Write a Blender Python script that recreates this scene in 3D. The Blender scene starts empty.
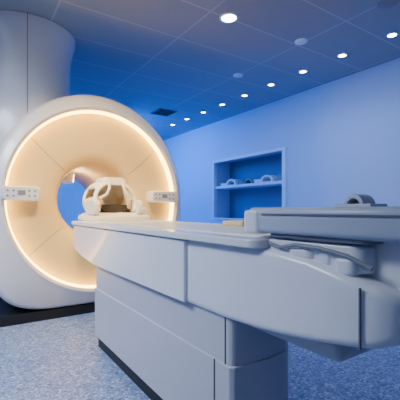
import bpy, bmesh, math
from mathutils import Vector, Matrix
C=bpy.context.scene.collection
def lin(c):
    return tuple(((v/255)/12.92 if v/255<=0.04045 else ((v/255+0.055)/1.055)**2.4) for v in c)
def mat(name,rgb,rough=0.5,emit=None,es=0,noise=0.0,nscale=30,metal=0,spec=0.5,coat=0):
    m=bpy.data.materials.new(name); m.use_nodes=True
    nt=m.node_tree; b=nt.nodes['Principled BSDF']
    c=lin(rgb)+(1,)
    b.inputs['Base Color'].default_value=c
    b.inputs['Roughness'].default_value=rough
    b.inputs['Metallic'].default_value=metal
    b.inputs['Specular IOR Level'].default_value=spec
    b.inputs['Coat Weight'].default_value=coat
    if emit:
        b.inputs['Emission Color'].default_value=lin(emit)+(1,)
        b.inputs['Emission Strength'].default_value=es
    if noise>0:
        tc=nt.nodes.new('ShaderNodeTexCoord'); n=nt.nodes.new('ShaderNodeTexNoise')
        n.inputs['Scale'].default_value=nscale
        nt.links.new(tc.outputs['Object'],n.inputs['Vector'])
        mx=nt.nodes.new('ShaderNodeMixRGB'); mx.inputs[1].default_value=tuple(v*(1-noise) for v in c[:3])+(1,)
        mx.inputs[2].default_value=tuple(min(1,v*(1+noise)) for v in c[:3])+(1,)
        nt.links.new(n.outputs['Fac'],mx.inputs[0]); nt.links.new(mx.outputs[0],b.inputs['Base Color'])
    return m
M={}
M['white']=mat('gloss_white_plastic',(228,227,230),0.25,noise=.02,nscale=3,coat=.3)
M['coil']=mat('coil_ivory_plastic',(246,238,218),0.4,noise=.02,nscale=3)
M['tablewhite']=mat('table_plastic',(229,230,236),0.3,noise=.02,nscale=4,coat=.25)
M['base']=mat('table_base_plastic',(188,187,197),0.38,noise=.02,nscale=4,coat=.1)
M['face']=mat('cream_face_warm_lit',(230,204,146),0.42,noise=.02,nscale=3)  # cream face, warmth of the scanner lighting is put into the base colour
M['glow']=mat('led_ring',(255,220,150),0.4,emit=(255,200,80),es=16)
M['black']=mat('black_kick',(18,18,22),0.5,noise=.05)
M['seam']=mat('seam_gap',(110,95,68),0.7,noise=.05)
M['seamc']=mat('seam_gap_cool',(100,102,116),0.7,noise=.05)
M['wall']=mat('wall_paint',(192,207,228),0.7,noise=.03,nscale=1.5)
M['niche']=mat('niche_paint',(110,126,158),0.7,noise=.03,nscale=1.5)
M['trim']=mat('trim_paint',(228,230,238),0.5,noise=.02)
M['lamp']=mat('downlight_diffuser',(255,255,255),0.5,emit=(240,248,255),es=26)
M['grey']=mat('grey_plastic',(128,132,144),0.5,noise=.05)
M['dark']=mat('dark_plastic',(54,48,44),0.6,noise=.05)
M['tan']=mat('tan_foam',(228,204,154),0.8,noise=.08)
M['pad']=mat('board_plastic',(176,183,200),0.35,noise=.03,nscale=4)
def ceil_mat():
    m=mat('ceiling_tiles',(140,145,158),0.8); nt=m.node_tree; b=nt.nodes['Principled BSDF']
    tc=nt.nodes.new('ShaderNodeTexCoord'); br=nt.nodes.new('ShaderNodeTexBrick')
    br.offset=0; br.squash=1
    br.inputs['Color1'].default_value=lin((152,163,173))+(1,)
    br.inputs['Color2'].default_value=lin((148,159,169))+(1,)
    br.inputs['Mortar'].default_value=lin((174,184,194))+(1,)
    br.inputs['Scale'].default_value=1; br.inputs['Mortar Size'].default_value=0.010
    br.inputs['Brick Width'].default_value=1.2; br.inputs['Row Height'].default_value=0.6
    mp=nt.nodes.new('ShaderNodeMapping'); mp.inputs['Location'].default_value=(0.5,0.35,0)
    nt.links.new(tc.outputs['Object'],mp.inputs[0]); nt.links.new(mp.outputs[0],br.inputs['Vector'])
    nt.links.new(br.outputs['Color'],b.inputs['Base Color']); return m
M['ceil']=ceil_mat()
def floor_mat():
    m=mat('terrazzo_vinyl',(150,160,180),0.35); nt=m.node_tree; b=nt.nodes['Principled BSDF']
    tc=nt.nodes.new('ShaderNodeTexCoord')
    v=nt.nodes.new('ShaderNodeTexVoronoi'); v.inputs['Scale'].default_value=85
    nt.links.new(tc.outputs['Object'],v.inputs['Vector'])
    sep=nt.nodes.new('ShaderNodeSeparateColor'); nt.links.new(v.outputs['Color'],sep.inputs[0])
    cr=nt.nodes.new('ShaderNodeValToRGB'); e=cr.color_ramp.elements
    e[0].position=0; e[0].color=lin((74,96,138))+(1,)
    e[1].position=1; e[1].color=lin((192,208,232))+(1,)
    a=cr.color_ramp.elements.new(.3); a.color=lin((120,142,182))+(1,)
    a=cr.color_ramp.elements.new(.75); a.color=lin((138,158,196))+(1,)
    nt.links.new(sep.outputs[0],cr.inputs[0]); nt.links.new(cr.outputs[0],b.inputs['Base Color']); return m
M['floor']=floor_mat()

def obj(name,bm,mats,parent=None,smooth=True,ang=35,bevel=0,bseg=3,loc=None,sub=0,solid=0):
    bmesh.ops.recalc_face_normals(bm,faces=bm.faces[:])
    me=bpy.data.meshes.new(name); bm.to_mesh(me); bm.free()
    if not isinstance(mats,(list,tuple)): mats=[mats]
    for m in mats: me.materials.append(m)
    o=bpy.data.objects.new(name,me); C.objects.link(o)
    if smooth:
        for p in me.polygons: p.use_smooth=True
        me.set_sharp_from_angle(angle=math.radians(ang))
    if solid:
        s=o.modifiers.new('s','SOLIDIFY'); s.thickness=solid; s.offset=0
    if bevel:
        b=o.modifiers.new('b','BEVEL'); b.width=bevel; b.segments=bseg; b.limit_method='ANGLE'; b.angle_limit=math.radians(40)
        b.harden_normals=True
    if sub:
        s=o.modifiers.new('sub','SUBSURF'); s.levels=sub; s.render_levels=sub
    if parent: o.parent=parent
    if loc: o.location=loc
    return o
def empty(name,loc=(0,0,0)):
    e=bpy.data.objects.new(name,None); C.objects.link(e); e.location=loc; e.empty_display_size=.1; return e
def box(bm,x0,x1,y0,y1,z0,z1,mi=0):
    vs=[bm.verts.new(p) for p in [(x0,y0,z0),(x1,y0,z0),(x1,y1,z0),(x0,y1,z0),(x0,y0,z1),(x1,y0,z1),(x1,y1,z1),(x0,y1,z1)]]
    for f in [(0,3,2,1),(4,5,6,7),(0,1,5,4),(1,2,6,5),(2,3,7,6),(3,0,4,7)]:
        bm.faces.new([vs[i] for i in f]).material_index=mi
def boxo(name,b,m,parent=None,bevel=0,bseg=3):
    bm=bmesh.new(); box(bm,*b); return obj(name,bm,m,parent,bevel=bevel,bseg=bseg)
def loft(bm,rings,closed=False,caps=True,mis=None):
    R=[[bm.verts.new(p) for p in r] for r in rings]; n=len(R[0]); k=len(R)
    for i in range(k if closed else k-1):
        a,b=R[i],R[(i+1)%k]
        for j in range(n):
            f=bm.faces.new([a[j],a[(j+1)%n],b[(j+1)%n],b[j]])
            if mis: f.material_index=mis[i]
    if caps and not closed:
        bm.faces.new(R[0][::-1]); bm.faces.new(R[-1])
    return R
def prism(bm,pts,z0,z1):
    loft(bm,[[(x,y,z0) for x,y in pts],[(x,y,z1) for x,y in pts]])
def lathe(bm,prof,cx,cy,n=64,caps=True,mis=None):
    loft(bm,[[(cx+r*math.cos(2*math.pi*i/n),cy+r*math.sin(2*math.pi*i/n),z) for i in range(n)] for r,z in prof],caps=caps,mis=mis)
def rrect(x0,x1,z0,z1,r,n=6):
    pts=[]
    for cx,cz,a0 in [(x1-r,z1-r,0),(x0+r,z1-r,90),(x0+r,z0+r,180),(x1-r,z0+r,270)]:
        for i in range(n+1):
            a=math.radians(a0+90*i/n); pts.append((cx+r*math.cos(a),cz+r*math.sin(a)))
    return pts
def tube(bm,pts,r,n=10):
    rings=[]
    for i,p in enumerate(pts):
        p=Vector(p); t=(Vector(pts[min(i+1,len(pts)-1)])-Vector(pts[max(i-1,0)])).normalized()
        a=t.cross(Vector((0.01,0.02,1))).normalized(); b=t.cross(a)
        rings.append([tuple(p+a*r*math.cos(2*math.pi*k/n)+b*r*math.sin(2*math.pi*k/n)) for k in range(n)])
    loft(bm,rings)

# ---------------- room
XR=4.38; YB=8.3; XL=-2.6; YF=-2.6; H=2.85
boxo('floor',(XL-.2,XR+.7,YF-.2,YB+.2,-.1,0),M['floor'])
boxo('ceiling',(XL-.2,XR+.7,YF-.2,YB+.2,H,H+.1),M['ceil'])
boxo('wall_back',(XL-.1,XR,YB,YB+.15,0,H),M['wall'])
boxo('wall_front',(XL-.1,XR,YF-.15,YF,0,H),M['wall'])
boxo('wall_left',(XL-.15,XL,YF,YB,0,H),M['wall'])
ny0,ny1,nz0,nz1=3.98,6.02,.80,2.04
bm=bmesh.new()
box(bm,XR,XR+.5,YF-.1,ny0,0,H); box(bm,XR,XR+.5,ny1,YB+.1,0,H)
box(bm,XR,XR+.5,ny0,ny1,0,nz0); box(bm,XR,XR+.5,ny0,ny1,nz1,H)
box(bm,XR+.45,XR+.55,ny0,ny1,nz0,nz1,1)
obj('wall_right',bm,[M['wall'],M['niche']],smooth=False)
boxo('baseboard_right',(XR-.015,XR,YF,YB,0,.1),M['grey'])
boxo('baseboard_back',(XL,XR-.02,YB-.015,YB,0,.1),M['grey'])
boxo('baseboard_left',(XL,XL+.015,YF,YB-.02,0,.1),M['grey'])
bm=bmesh.new()
t=.05
box(bm,XR-.02,XR+.06,ny0,ny0+t+.03,nz0+.002,nz1-.002); box(bm,XR-.02,XR+.06,ny1-t,ny1,nz0+.002,nz1-.002)
box(bm,XR-.02,XR+.06,ny0+t+.03,ny1-t,nz1-t,nz1-.002); box(bm,XR-.02,XR+.06,ny0+t+.03,ny1-t,nz0+.002,nz0+.04)
obj('trim_1',bm,M['trim'],smooth=False)
o=boxo('niche_shelf',(XR+.02,XR+.449,ny0+.09,ny1-.052,1.445,1.495),M['trim'],bevel=.003)
def arch(bm,cx,cy,z,r,w,th,a0=0,a1=180,n=14,sx=1,flip=False):
    ro=[];
    for i in range(n+1):
        a=math.radians(a0+(a1-a0)*i/n)
        c,s=math.cos(a),math.sin(a)
        ro.append([(cx-w/2,cy+r*c*sx,z+r*s),(cx+w/2,cy+r*c*sx,z+r*s),(cx+w/2,cy+(r-th)*c*sx,z+(r-th)*s),(cx-w/2,cy+(r-th)*c*sx,z+(r-th)*s)])
    loft(bm,ro)
xs=XR+.2
k=0
for cy,z,r in [(4.54,1.496,.12),(5.02,1.496,.09),(5.55,1.496,.12)]:
    bm=bmesh.new(); arch(bm,xs,cy,z+.012,r,.22,.03,sx=1.3); box(bm,xs-.12,xs+.12,cy-r*1.35,cy+r*1.35,z,z+.014)
    obj('receiver_coil',bm,M['trim'] if k%2==0 else M['grey'],bevel=.006); k+=1
for cy,z,h in [(4.20,1.496,.12),(4.79,1.496,.07),(5.27,1.496,.1),(5.82,1.496,.06)]:
    bm=bmesh.new(); a=.085; lo=rrect(xs-a,xs+a,cy-a,cy+a,.02,3); a=.1; hi=rrect(xs-a,xs+a,cy-a,cy+a,.02,3); a=.088; ih=rrect(xs-a,xs+a,cy-a,cy+a,.02,3)
    loft(bm,[[(x,y,z) for x,y in lo],[(x,y,z+h) for x,y in hi],[(x,y,z+h) for x,y in ih],[(x,y,z+h*.5) for x,y in ih]])
    obj('storage_tray',bm,M['trim'] if h<.08 else M['grey'])

def downlight(x,y,r,es,power,sp=2.4,col=(0.66,0.83,1)):
    bm=bmesh.new()
    lathe(bm,[(r*.98,H-.004),(r*.98,H-.012)],x,y,24)
    for f in bm.faces: f.material_index=1
    lathe(bm,[(r*1.02,H-.001),(r*1.35,H-.001),(r*1.3,H-.012),(r*1.02,H-.014),(r*1.02,H-.001)],x,y,24,caps=False)
    o=obj('recessed_downlight',bm,[M['trim'],M['lamp']])
    L=bpy.data.lights.new('downlight_lamp','SPOT'); L.energy=power; L.spot_size=sp; L.spot_blend=1; L.shadow_soft_size=r; L.color=col
    lo=bpy.data.objects.new('lamp',L); C.objects.link(lo); lo.location=(x,y,H-.03); lo.parent=o
for i in range(9): downlight(3.73,1.93+.585*i,.042,10,14 if i<3 else 4,col=(.40,.60,1))
downlight(2.10,2.63,.07,10,30)
downlight(2.10,-.6,.065,10,20)
downlight(-.6,2.6,.065,10,50)
downlight(-.6,-.6,.065,10,20)

def px2ceil(u,v):
    z=(H-1)*350/(210-v); xc=(u-200)/350*z; return xc*.830+z*.558,-xc*.558+z*.830
x,y=px2ceil(163,112)
bm=bmesh.new(); box(bm,x-.2,x+.2,y-.2,y+.2,H-.012,H-.001)
for i in range(6): box(bm,x-.17,x+.17,y-.18+i*.062,y-.155+i*.062,H-.022,H-.012,1)
obj('ceiling_vent_grille',bm,[M['grey'],M['dark']],smooth=False)
for u,v in [(301,41),(238,75)]:
    x,y=px2ceil(u,v); bm=bmesh.new(); lathe(bm,[(.07,H-.001),(.07,H-.01),(.055,H-.02),(.02,H-.022)],x,y,24); obj('smoke_detector',bm,M['trim'])
x,y=px2ceil(388,2); bm=bmesh.new(); lathe(bm,[(.09,H-.001),(.09,H-.012),(.07,H-.02)],x,y,24); obj('ceiling_speaker',bm,M['grey'])

# ---------------- scanner
S=empty('mri_scanner',(1.107,4.1,0))
def ps(o,p=S):
    o.parent=p; o.matrix_parent_inverse=Matrix.Translation(-p.location); return o
cx,cz,Y0=1.107,1.105,3.37
N=160
def ell(rx,rz,y): return [(cx+rx*math.cos(2*math.pi*i/N),Y0+y,cz+rz*math.sin(2*math.pi*i/N)) for i in range(N)]
def outer(ins,y,zmin=None):
    out=[]
    for i in range(N):
        a=2*math.pi*i/N; c,s=math.cos(a),math.sin(a)
        w=.95
        if s>=0: r=1/math.sqrt((c/w)**2+(s/1.04)**2)
        else: r=(abs(c/w)**5+abs(s/1.03)**5)**(-1/5)
        r-=ins
        out.append((cx+r*c,Y0+y,cz+r*s))
    return out
face_prof=[(.352,.352,1.62),(.352,.352,.34),(.362,.362,.24),(.385,.385,.17),(.42,.42,.125),(.47,.47,.10),(.54,.54,.088),(.64,.65,.084),(.74,.77,.088),(.79,.83,.094),(.81,.85,.092)]
rings=[ell(*p) for p in face_prof]; mis=[1]*(len(rings)-1)
rings+= [ell(.828,.868,.03)]; mis+=[2]
rings+= [ell(.836,.876,.008),ell(.856,.896,.0),ell(.868,.91,.012)]; mis+=[0,0,0]
rings+= [outer(.055,.03),outer(.03,.05),outer(.01,.085),outer(0,.14),outer(0,1.4),outer(.02,1.52),outer(.08,1.6),ell(.5,.5,1.66),ell(.36,.36,1.64)]; mis+=[0]*9
mis+=[0]
bm=bmesh.new(); loft(bm,rings,closed=True,mis=mis)
ps(obj('gantry_shell',bm,[M['white'],M['face'],M['glow']],ang=50))
bm=bmesh.new(); pts=rrect(cx-.9,cx+.9,Y0+.05,Y0+1.55,.08); prism(bm,pts,0,.085); ps(obj('plinth',bm,M['black']))
def seam(name,ang,i0,i1,w=.004,m=M['seam']):
    bm=bmesh.new(); a=math.radians(ang); ca,sa=math.cos(a),math.sin(a)
    L=[]
    for rx,rz,y in face_prof[i0:i1]:
        px,pz=cx+rx*ca,cz+rz*sa; L.append([(px-sa*w/2,Y0+y-.0015,pz+ca*w/2),(px+sa*w/2,Y0+y-.0015,pz-ca*w/2)])
    V=[[bm.verts.new(p) for p in l] for l in L]
    for a_,b_ in zip(V,V[1:]): bm.faces.new([a_[0],a_[1],b_[1],b_[0]])
    ps(obj(name,bm,m))
for k,a in enumerate([40,140,218,322]): seam('face_seam_%d'%k,a,4,11)
bm=bmesh.new()
loft(bm,[outer(-.0012,.30),outer(-.0012,.306)],caps=False); ps(obj('casing_seam',bm,M['seamc']))
for k,x in enumerate([.40,1.775]):
    bm=bmesh.new(); pts=rrect(x-.15,x+.15,1.08,1.205,.03)
    pt2=rrect(x-.14,x+.14,1.09,1.195,.028)
    loft(bm,[[(a,Y0+.10,b) for a,b in pts],[(a,Y0-.035,b) for a,b in pts],[(a,Y0-.05,b) for a,b in pt2]])
    ps(obj('control_panel_%d'%k,bm,M['white']))
    bm=bmesh.new()
    for dx in (-.105,-.06,.06,.105):
        for dz in (-.022,.022):
            lo=[(x+dx+.009*math.cos(t*.5236),Y0-.053,1.143+dz+.009*math.sin(t*.5236)) for t in range(12)]
            hi=[(a,Y0-.045,c) for a,b,c in lo]; loft(bm,[lo,hi])
    box(bm,x-.03,x+.03,Y0-.053,Y0-.045,1.128,1.168)
    ps(obj('panel_buttons_%d'%k,bm,M['grey']))
TP=[(.50,1.85),(.465,2.0),(.435,2.15),(.425,2.3),(.425,2.5),(.435,2.62),(.455,2.72),(.475,2.78),(.48,2.845)]
bm=bmesh.new(); lathe(bm,[(.46,1.3)]+TP,.55,4.1,96)
ps(obj('service_turret',bm,M['white'],ang=60))
bm=bmesh.new()
a=math.atan2(-4.1,-.55)
for (r0,z0),(r1,z1) in zip(TP,TP[1:]):
    q=[]
    for r,z,d in [(r0,z0,-.006),(r0,z0,.006),(r1,z1,.006),(r1,z1,-.006)]:
        q.append(bm.verts.new((.55+(r+.003)*math.cos(a+d),4.1+(r+.003)*math.sin(a+d),z)))
    bm.faces.new(q)
ps(obj('turret_seam',bm,M['seamc']))

# ---------------- table
T=empty('patient_table',(1.1,1.8,0))
def pt(o): return ps(o,T)
st=[(3.07,.76,.83,.06),(3.055,.71,.87,.03),(3.02,.665,.88,.012),(2.8,.63,.88,0),(2.45,.60,.88,0),(1.0,.605,.88,0),(.84,.612,.88,0),(.74,.622,.878,0),(.64,.636,.868,0),(.54,.654,.845,0),(.46,.668,.822,.01),(.42,.685,.81,.03),(.40,.71,.79,.06)]
bm=bmesh.new()
loft(bm,[[(x,y,z) for x,z in rrect(.775+i,1.44-i,b,t,.028 if t-b>.1 else .02)] for y,b,t,i in st])
pt(obj('upper_body',bm,M['tablewhite'],ang=50))
bm=bmesh.new(); prof=[(1.25,.612),(2.45,.607),(2.8,.637),(2.99,.668),(3.03,.70),(3.04,.874),(1.25,.874)]
loft(bm,[[(.758,y,z) for y,z in prof],[(.79,y,z) for y,z in prof]])
pt(obj('side_panel',bm,M['tablewhite'],bevel=.008))
bm=bmesh.new(); pts=rrect(.742,1.468,.80,3.08,.05); prism(bm,pts,.878,.907); pt(obj('top_slab',bm,M['tablewhite'],bevel=.006))
bm=bmesh.new(); pts=rrect(.84,1.37,.89,3.04,.04); prism(bm,pts,.905,.912); pt(obj('bed_rail_plate',bm,M['coil'],bevel=.003))
foot=[(.80,2.57),(.80,1.0),(.815,.985),(.98,.975),(1.08,.99),(1.16,1.05),(1.23,1.15),(1.29,1.30),(1.32,1.5),(1.32,2.57)]
bm=bmesh.new(); prism(bm,foot,.075,.62); pt(obj('pedestal',bm,M['base'],bevel=.012))
ins=[(1.06+(x-1.06)*.95,1.8+(y-1.8)*.975) for x,y in foot]
bm=bmesh.new(); prism(bm,ins,0,.08); pt(obj('toe_kick',bm,M['black']))
def ring_clad(z0,z1,g,name,m):
    p2=[(1.06+(x-1.06)*(1+g/.26),1.78+(y-1.78)*(1+g/.79)) for x,y in foot]
    bm=bmesh.new(); prism(bm,p2,z0,z1); pt(obj(name,bm,m,bevel=.006))
ring_clad(.08,.43,.006,'pedestal_cladding',M['base'])
bm=bmesh.new()
box(bm,.797,.801,1.02,1.025,.43,.61)
box(bm,.7905,.7955,1.08,1.085,.09,.43)
pt(obj('pedestal_seams',bm,M['seamc'],smooth=False))
bm=bmesh.new(); box(bm,.7735,.78,.475,.479,.67,.815); pt(obj('end_cap_seam',bm,M['seamc'],smooth=False))
bm=bmesh.new(); box(bm,.88,1.33,.60,1.0,.56,.62); pt(obj('under_bracket',bm,M['base'],bevel=.02))
bm=bmesh.new()
def bsec(y,i):
    o=rrect(.77+i,1.44-i,.928+i*.6,1.008-i*.6,.018)
    return [(x,y,z) for x,z in o]
loft(bm,[bsec(.882,.022),bsec(.876,.008),bsec(.86,0),bsec(.12,0),bsec(.1,.02)])
pt(obj('patient_board',bm,M['pad'],ang=50))
bm=bmesh.new(); prism(bm,rrect(.764,1.446,.81,.888,.02),.924,1.0); pt(obj('board_end_cap',bm,M['tablewhite'],bevel=.01))
bm=bmesh.new(); box(bm,.766,.772,.14,.80,.985,.989); pt(obj('board_edge_groove',bm,M['seamc'],smooth=False))
bm=bmesh.new()
prism(bm,rrect(.80,1.40,.48,.86,.04),.84,.912); prism(bm,rrect(.85,1.36,.30,.60,.05),.79,.93)
box(bm,.81,.83,.55,.72,.90,.935)
pt(obj('carriage',bm,M['tablewhite'],bevel=.012))
bm=bmesh.new(); prism(bm,rrect(.788,.86,.62,.72,.03),.862,.892); prism(bm,rrect(.787,.85,.50,.56,.02),.835,.878)
prism(bm,rrect(.795,.86,.57,.615,.015),.85,.905)
pt(obj('carriage_latch',bm,M['tablewhite'],bevel=.01))
bm=bmesh.new(); prism(bm,rrect(.79,1.40,.46,.80,.03),.916,.929); pt(obj('carriage_gasket',bm,M['grey'],bevel=.004))
bm=bmesh.new(); tube(bm,[(.80,.80,.895),(.79,.74,.888),(.785,.68,.90),(.785,.60,.898),(.79,.52,.885),(.80,.46,.86)],.006)
pt(obj('carriage_cable',bm,M['grey']))

bm=bmesh.new(); prism(bm,rrect(1.22,1.36,1.42,1.60,.02),.912,.94); obj('foam_wedge',bm,M['tan'],bevel=.008)
E=empty('knee_coil',(1.3,.84,1.008))
bm=bmesh.new(); arch(bm,1.30,.80,1.008,.055,.09,.018,sx=.8); o=obj('arch',bm,M['pad'],bevel=.004); ps(o,E)
bm=bmesh.new(); box(bm,1.24,1.36,.72,.87,1.008,1.024); ps(obj('tray',bm,M['pad'],bevel=.004),E)

# ---------------- head coil
hx,hy,hz=1.05,3.0,.912
Hc=empty('head_coil',(hx,hy,hz))
def ph(o): return ps(o,Hc)
bm=bmesh.new(); 
loft(bm,[[(x,y,hz) for x,y in rrect(hx-.21,hx+.30,hy-.26,hy+.26,.06)],[(x,y,hz+.035) for x,y in rrect(hx-.21,hx+.30,hy-.26,hy+.26,.06)],[(x,y,hz+.065) for x,y in rrect(hx-.17,hx+.23,hy-.2,hy+.2,.06)]])
ph(obj('coil_base',bm,M['coil'],bevel=.008))
bm=bmesh.new(); nt_,ny_=18,9
Ys=[-.19,-.15,-.10,-.04,.03,.09,.14,.19,.225,.24]; Rs=[.165,.185,.195,.195,.195,.19,.178,.15,.10,.02]
V=[[bm.verts.new((hx+r*math.cos(math.radians(-35+250*j/nt_)),hy+y+.04*math.sin(math.radians(-35+250*j/nt_))*(y<0),hz+.165+r*.92*math.sin(math.radians(-35+250*j/nt_)))) for j in range(nt_+1)] for y,r in zip(Ys,Rs)]
for i in range(ny_):
    for j in range(nt_):
        if i in (1,2,3,4) and j in (3,4,13,14): continue
        if i in (1,2,3) and j in (7,10): continue
        bm.faces.new([V[i][j],V[i][j+1],V[i+1][j+1],V[i+1][j]])
ph(obj('coil_cage',bm,M['coil'],solid=.03,sub=2))
bm=bmesh.new()
loft(bm,[[(hx+r*math.cos(math.radians(180+180*i/10))*.145,hy+y,hz+.135+.07*math.sin(math.radians(180+180*i/10))*r) for i in range(11)] for y,r in [(-.14,1),(.15,1)]])
ph(obj('head_cushion',bm,M['dark'],bevel=.01))
# padded tan liners either side of the cushion
bm=bmesh.new()
for s in (-1,1):
    prism(bm,rrect(hx+s*.13-.022,hx+s*.13+.022,hy-.15,hy+.12,.02),hz+.10,hz+.20)
ph(obj('side_pads',bm,M['tan'],bevel=.01))
bm=bmesh.new()
for s in (-1,1):
    tube(bm,[(hx+s*.06,hy-.17,hz+.33),(hx+s*.062,hy-.19,hz+.27),(hx+s*.085,hy-.20,hz+.22),(hx+s*.14,hy-.19,hz+.18)],.012)
ph(obj('face_bars',bm,M['coil']))
bm=bmesh.new()
loft(bm,[[(hx+sx_*x,hy+y,z) for x,y in rrect(-.10,.10,-.15,.08,.04)] for sx_,z in ((1.15,hz+.30),(1.05,hz+.345),(.8,hz+.362))])
ph(obj('mirror_carrier',bm,M['coil'],bevel=.006))
for k,sx in enumerate((-1,1)):
    bm=bmesh.new(); x0=hx+sx*.185
    loft(bm,[[(x0-.022,y,z) for y,z in rrect(hy-.26,hy-.02,hz+.05,hz+.17,.045)],[(x0+.022,y,z) for y,z in rrect(hy-.26,hy-.02,hz+.05,hz+.17,.045)]])
    ph(obj('side_rest_%d'%k,bm,M['coil'],bevel=.01))
bm=bmesh.new(); prism(bm,rrect(hx+.2,hx+.28,hy-.2,hy-.02,.02),hz+.05,hz+.11); ph(obj('connector_block',bm,M['coil'],bevel=.01))

# ---------------- lights
def area(name,loc,target,sx,sy,power,col,spread=180):
    L=bpy.data.lights.new(name,'AREA'); L.shape='RECTANGLE'; L.size=sx; L.size_y=sy; L.energy=power; L.color=col; L.spread=math.radians(spread)
    o=bpy.data.objects.new(name,L); C.objects.link(o); o.location=loc
    d=Vector(target)-Vector(loc); o.rotation_euler=d.to_track_quat('-Z','Y').to_euler(); return o
area('blue_wash_lamp',(2.6,7.0,2.6),(4.38,6.3,1.0),1.5,1.0,115,(.0,.18,1))
area('blue_wash_lamp_rear',(0.5,6.6,2.7),(1.2,8.3,1.0),2,1.0,135,(.0,.27,1))
area('blue_wall_lamp',(2.7,3.0,2.8),(4.38,3.2,.6),2.6,.4,28,(.06,.28,1),140)
area('added_room_fill',(-1.1,2.2,2.8),(0.6,2.5,.3),1.6,1.2,94,(.72,.83,1),115)  # added main fill, not a fixture; brightens table side and gantry front
area('added_face_fill',(0.7,1.9,2.82),(1.1,3.4,1.0),.5,.3,23,(1,.65,.22),62)  # added warm fill aimed at the face, standing in for ring LED light
P=bpy.data.lights.new('added_bore_fill','POINT'); P.energy=6; P.color=(1,.74,.34); P.shadow_soft_size=.08  # added warm point light inside the tunnel, no fixture there
o=bpy.data.objects.new('added_bore_fill',P); C.objects.link(o); o.location=(1.107,4.2,1.34)
w=bpy.data.worlds.new('world'); bpy.context.scene.world=w; w.use_nodes=True
w.node_tree.nodes['Background'].inputs[0].default_value=(.05,.07,.12,1)

cam=bpy.data.cameras.new('cam'); co=bpy.data.objects.new('camera',cam); C.objects.link(co)
cam.sensor_width=36; cam.lens=36*350/400; cam.shift_y=.025; cam.clip_start=.02
co.location=(0,0,1.0); co.rotation_euler=(math.radians(90),0,-math.atan(235/350))
bpy.context.scene.camera=co
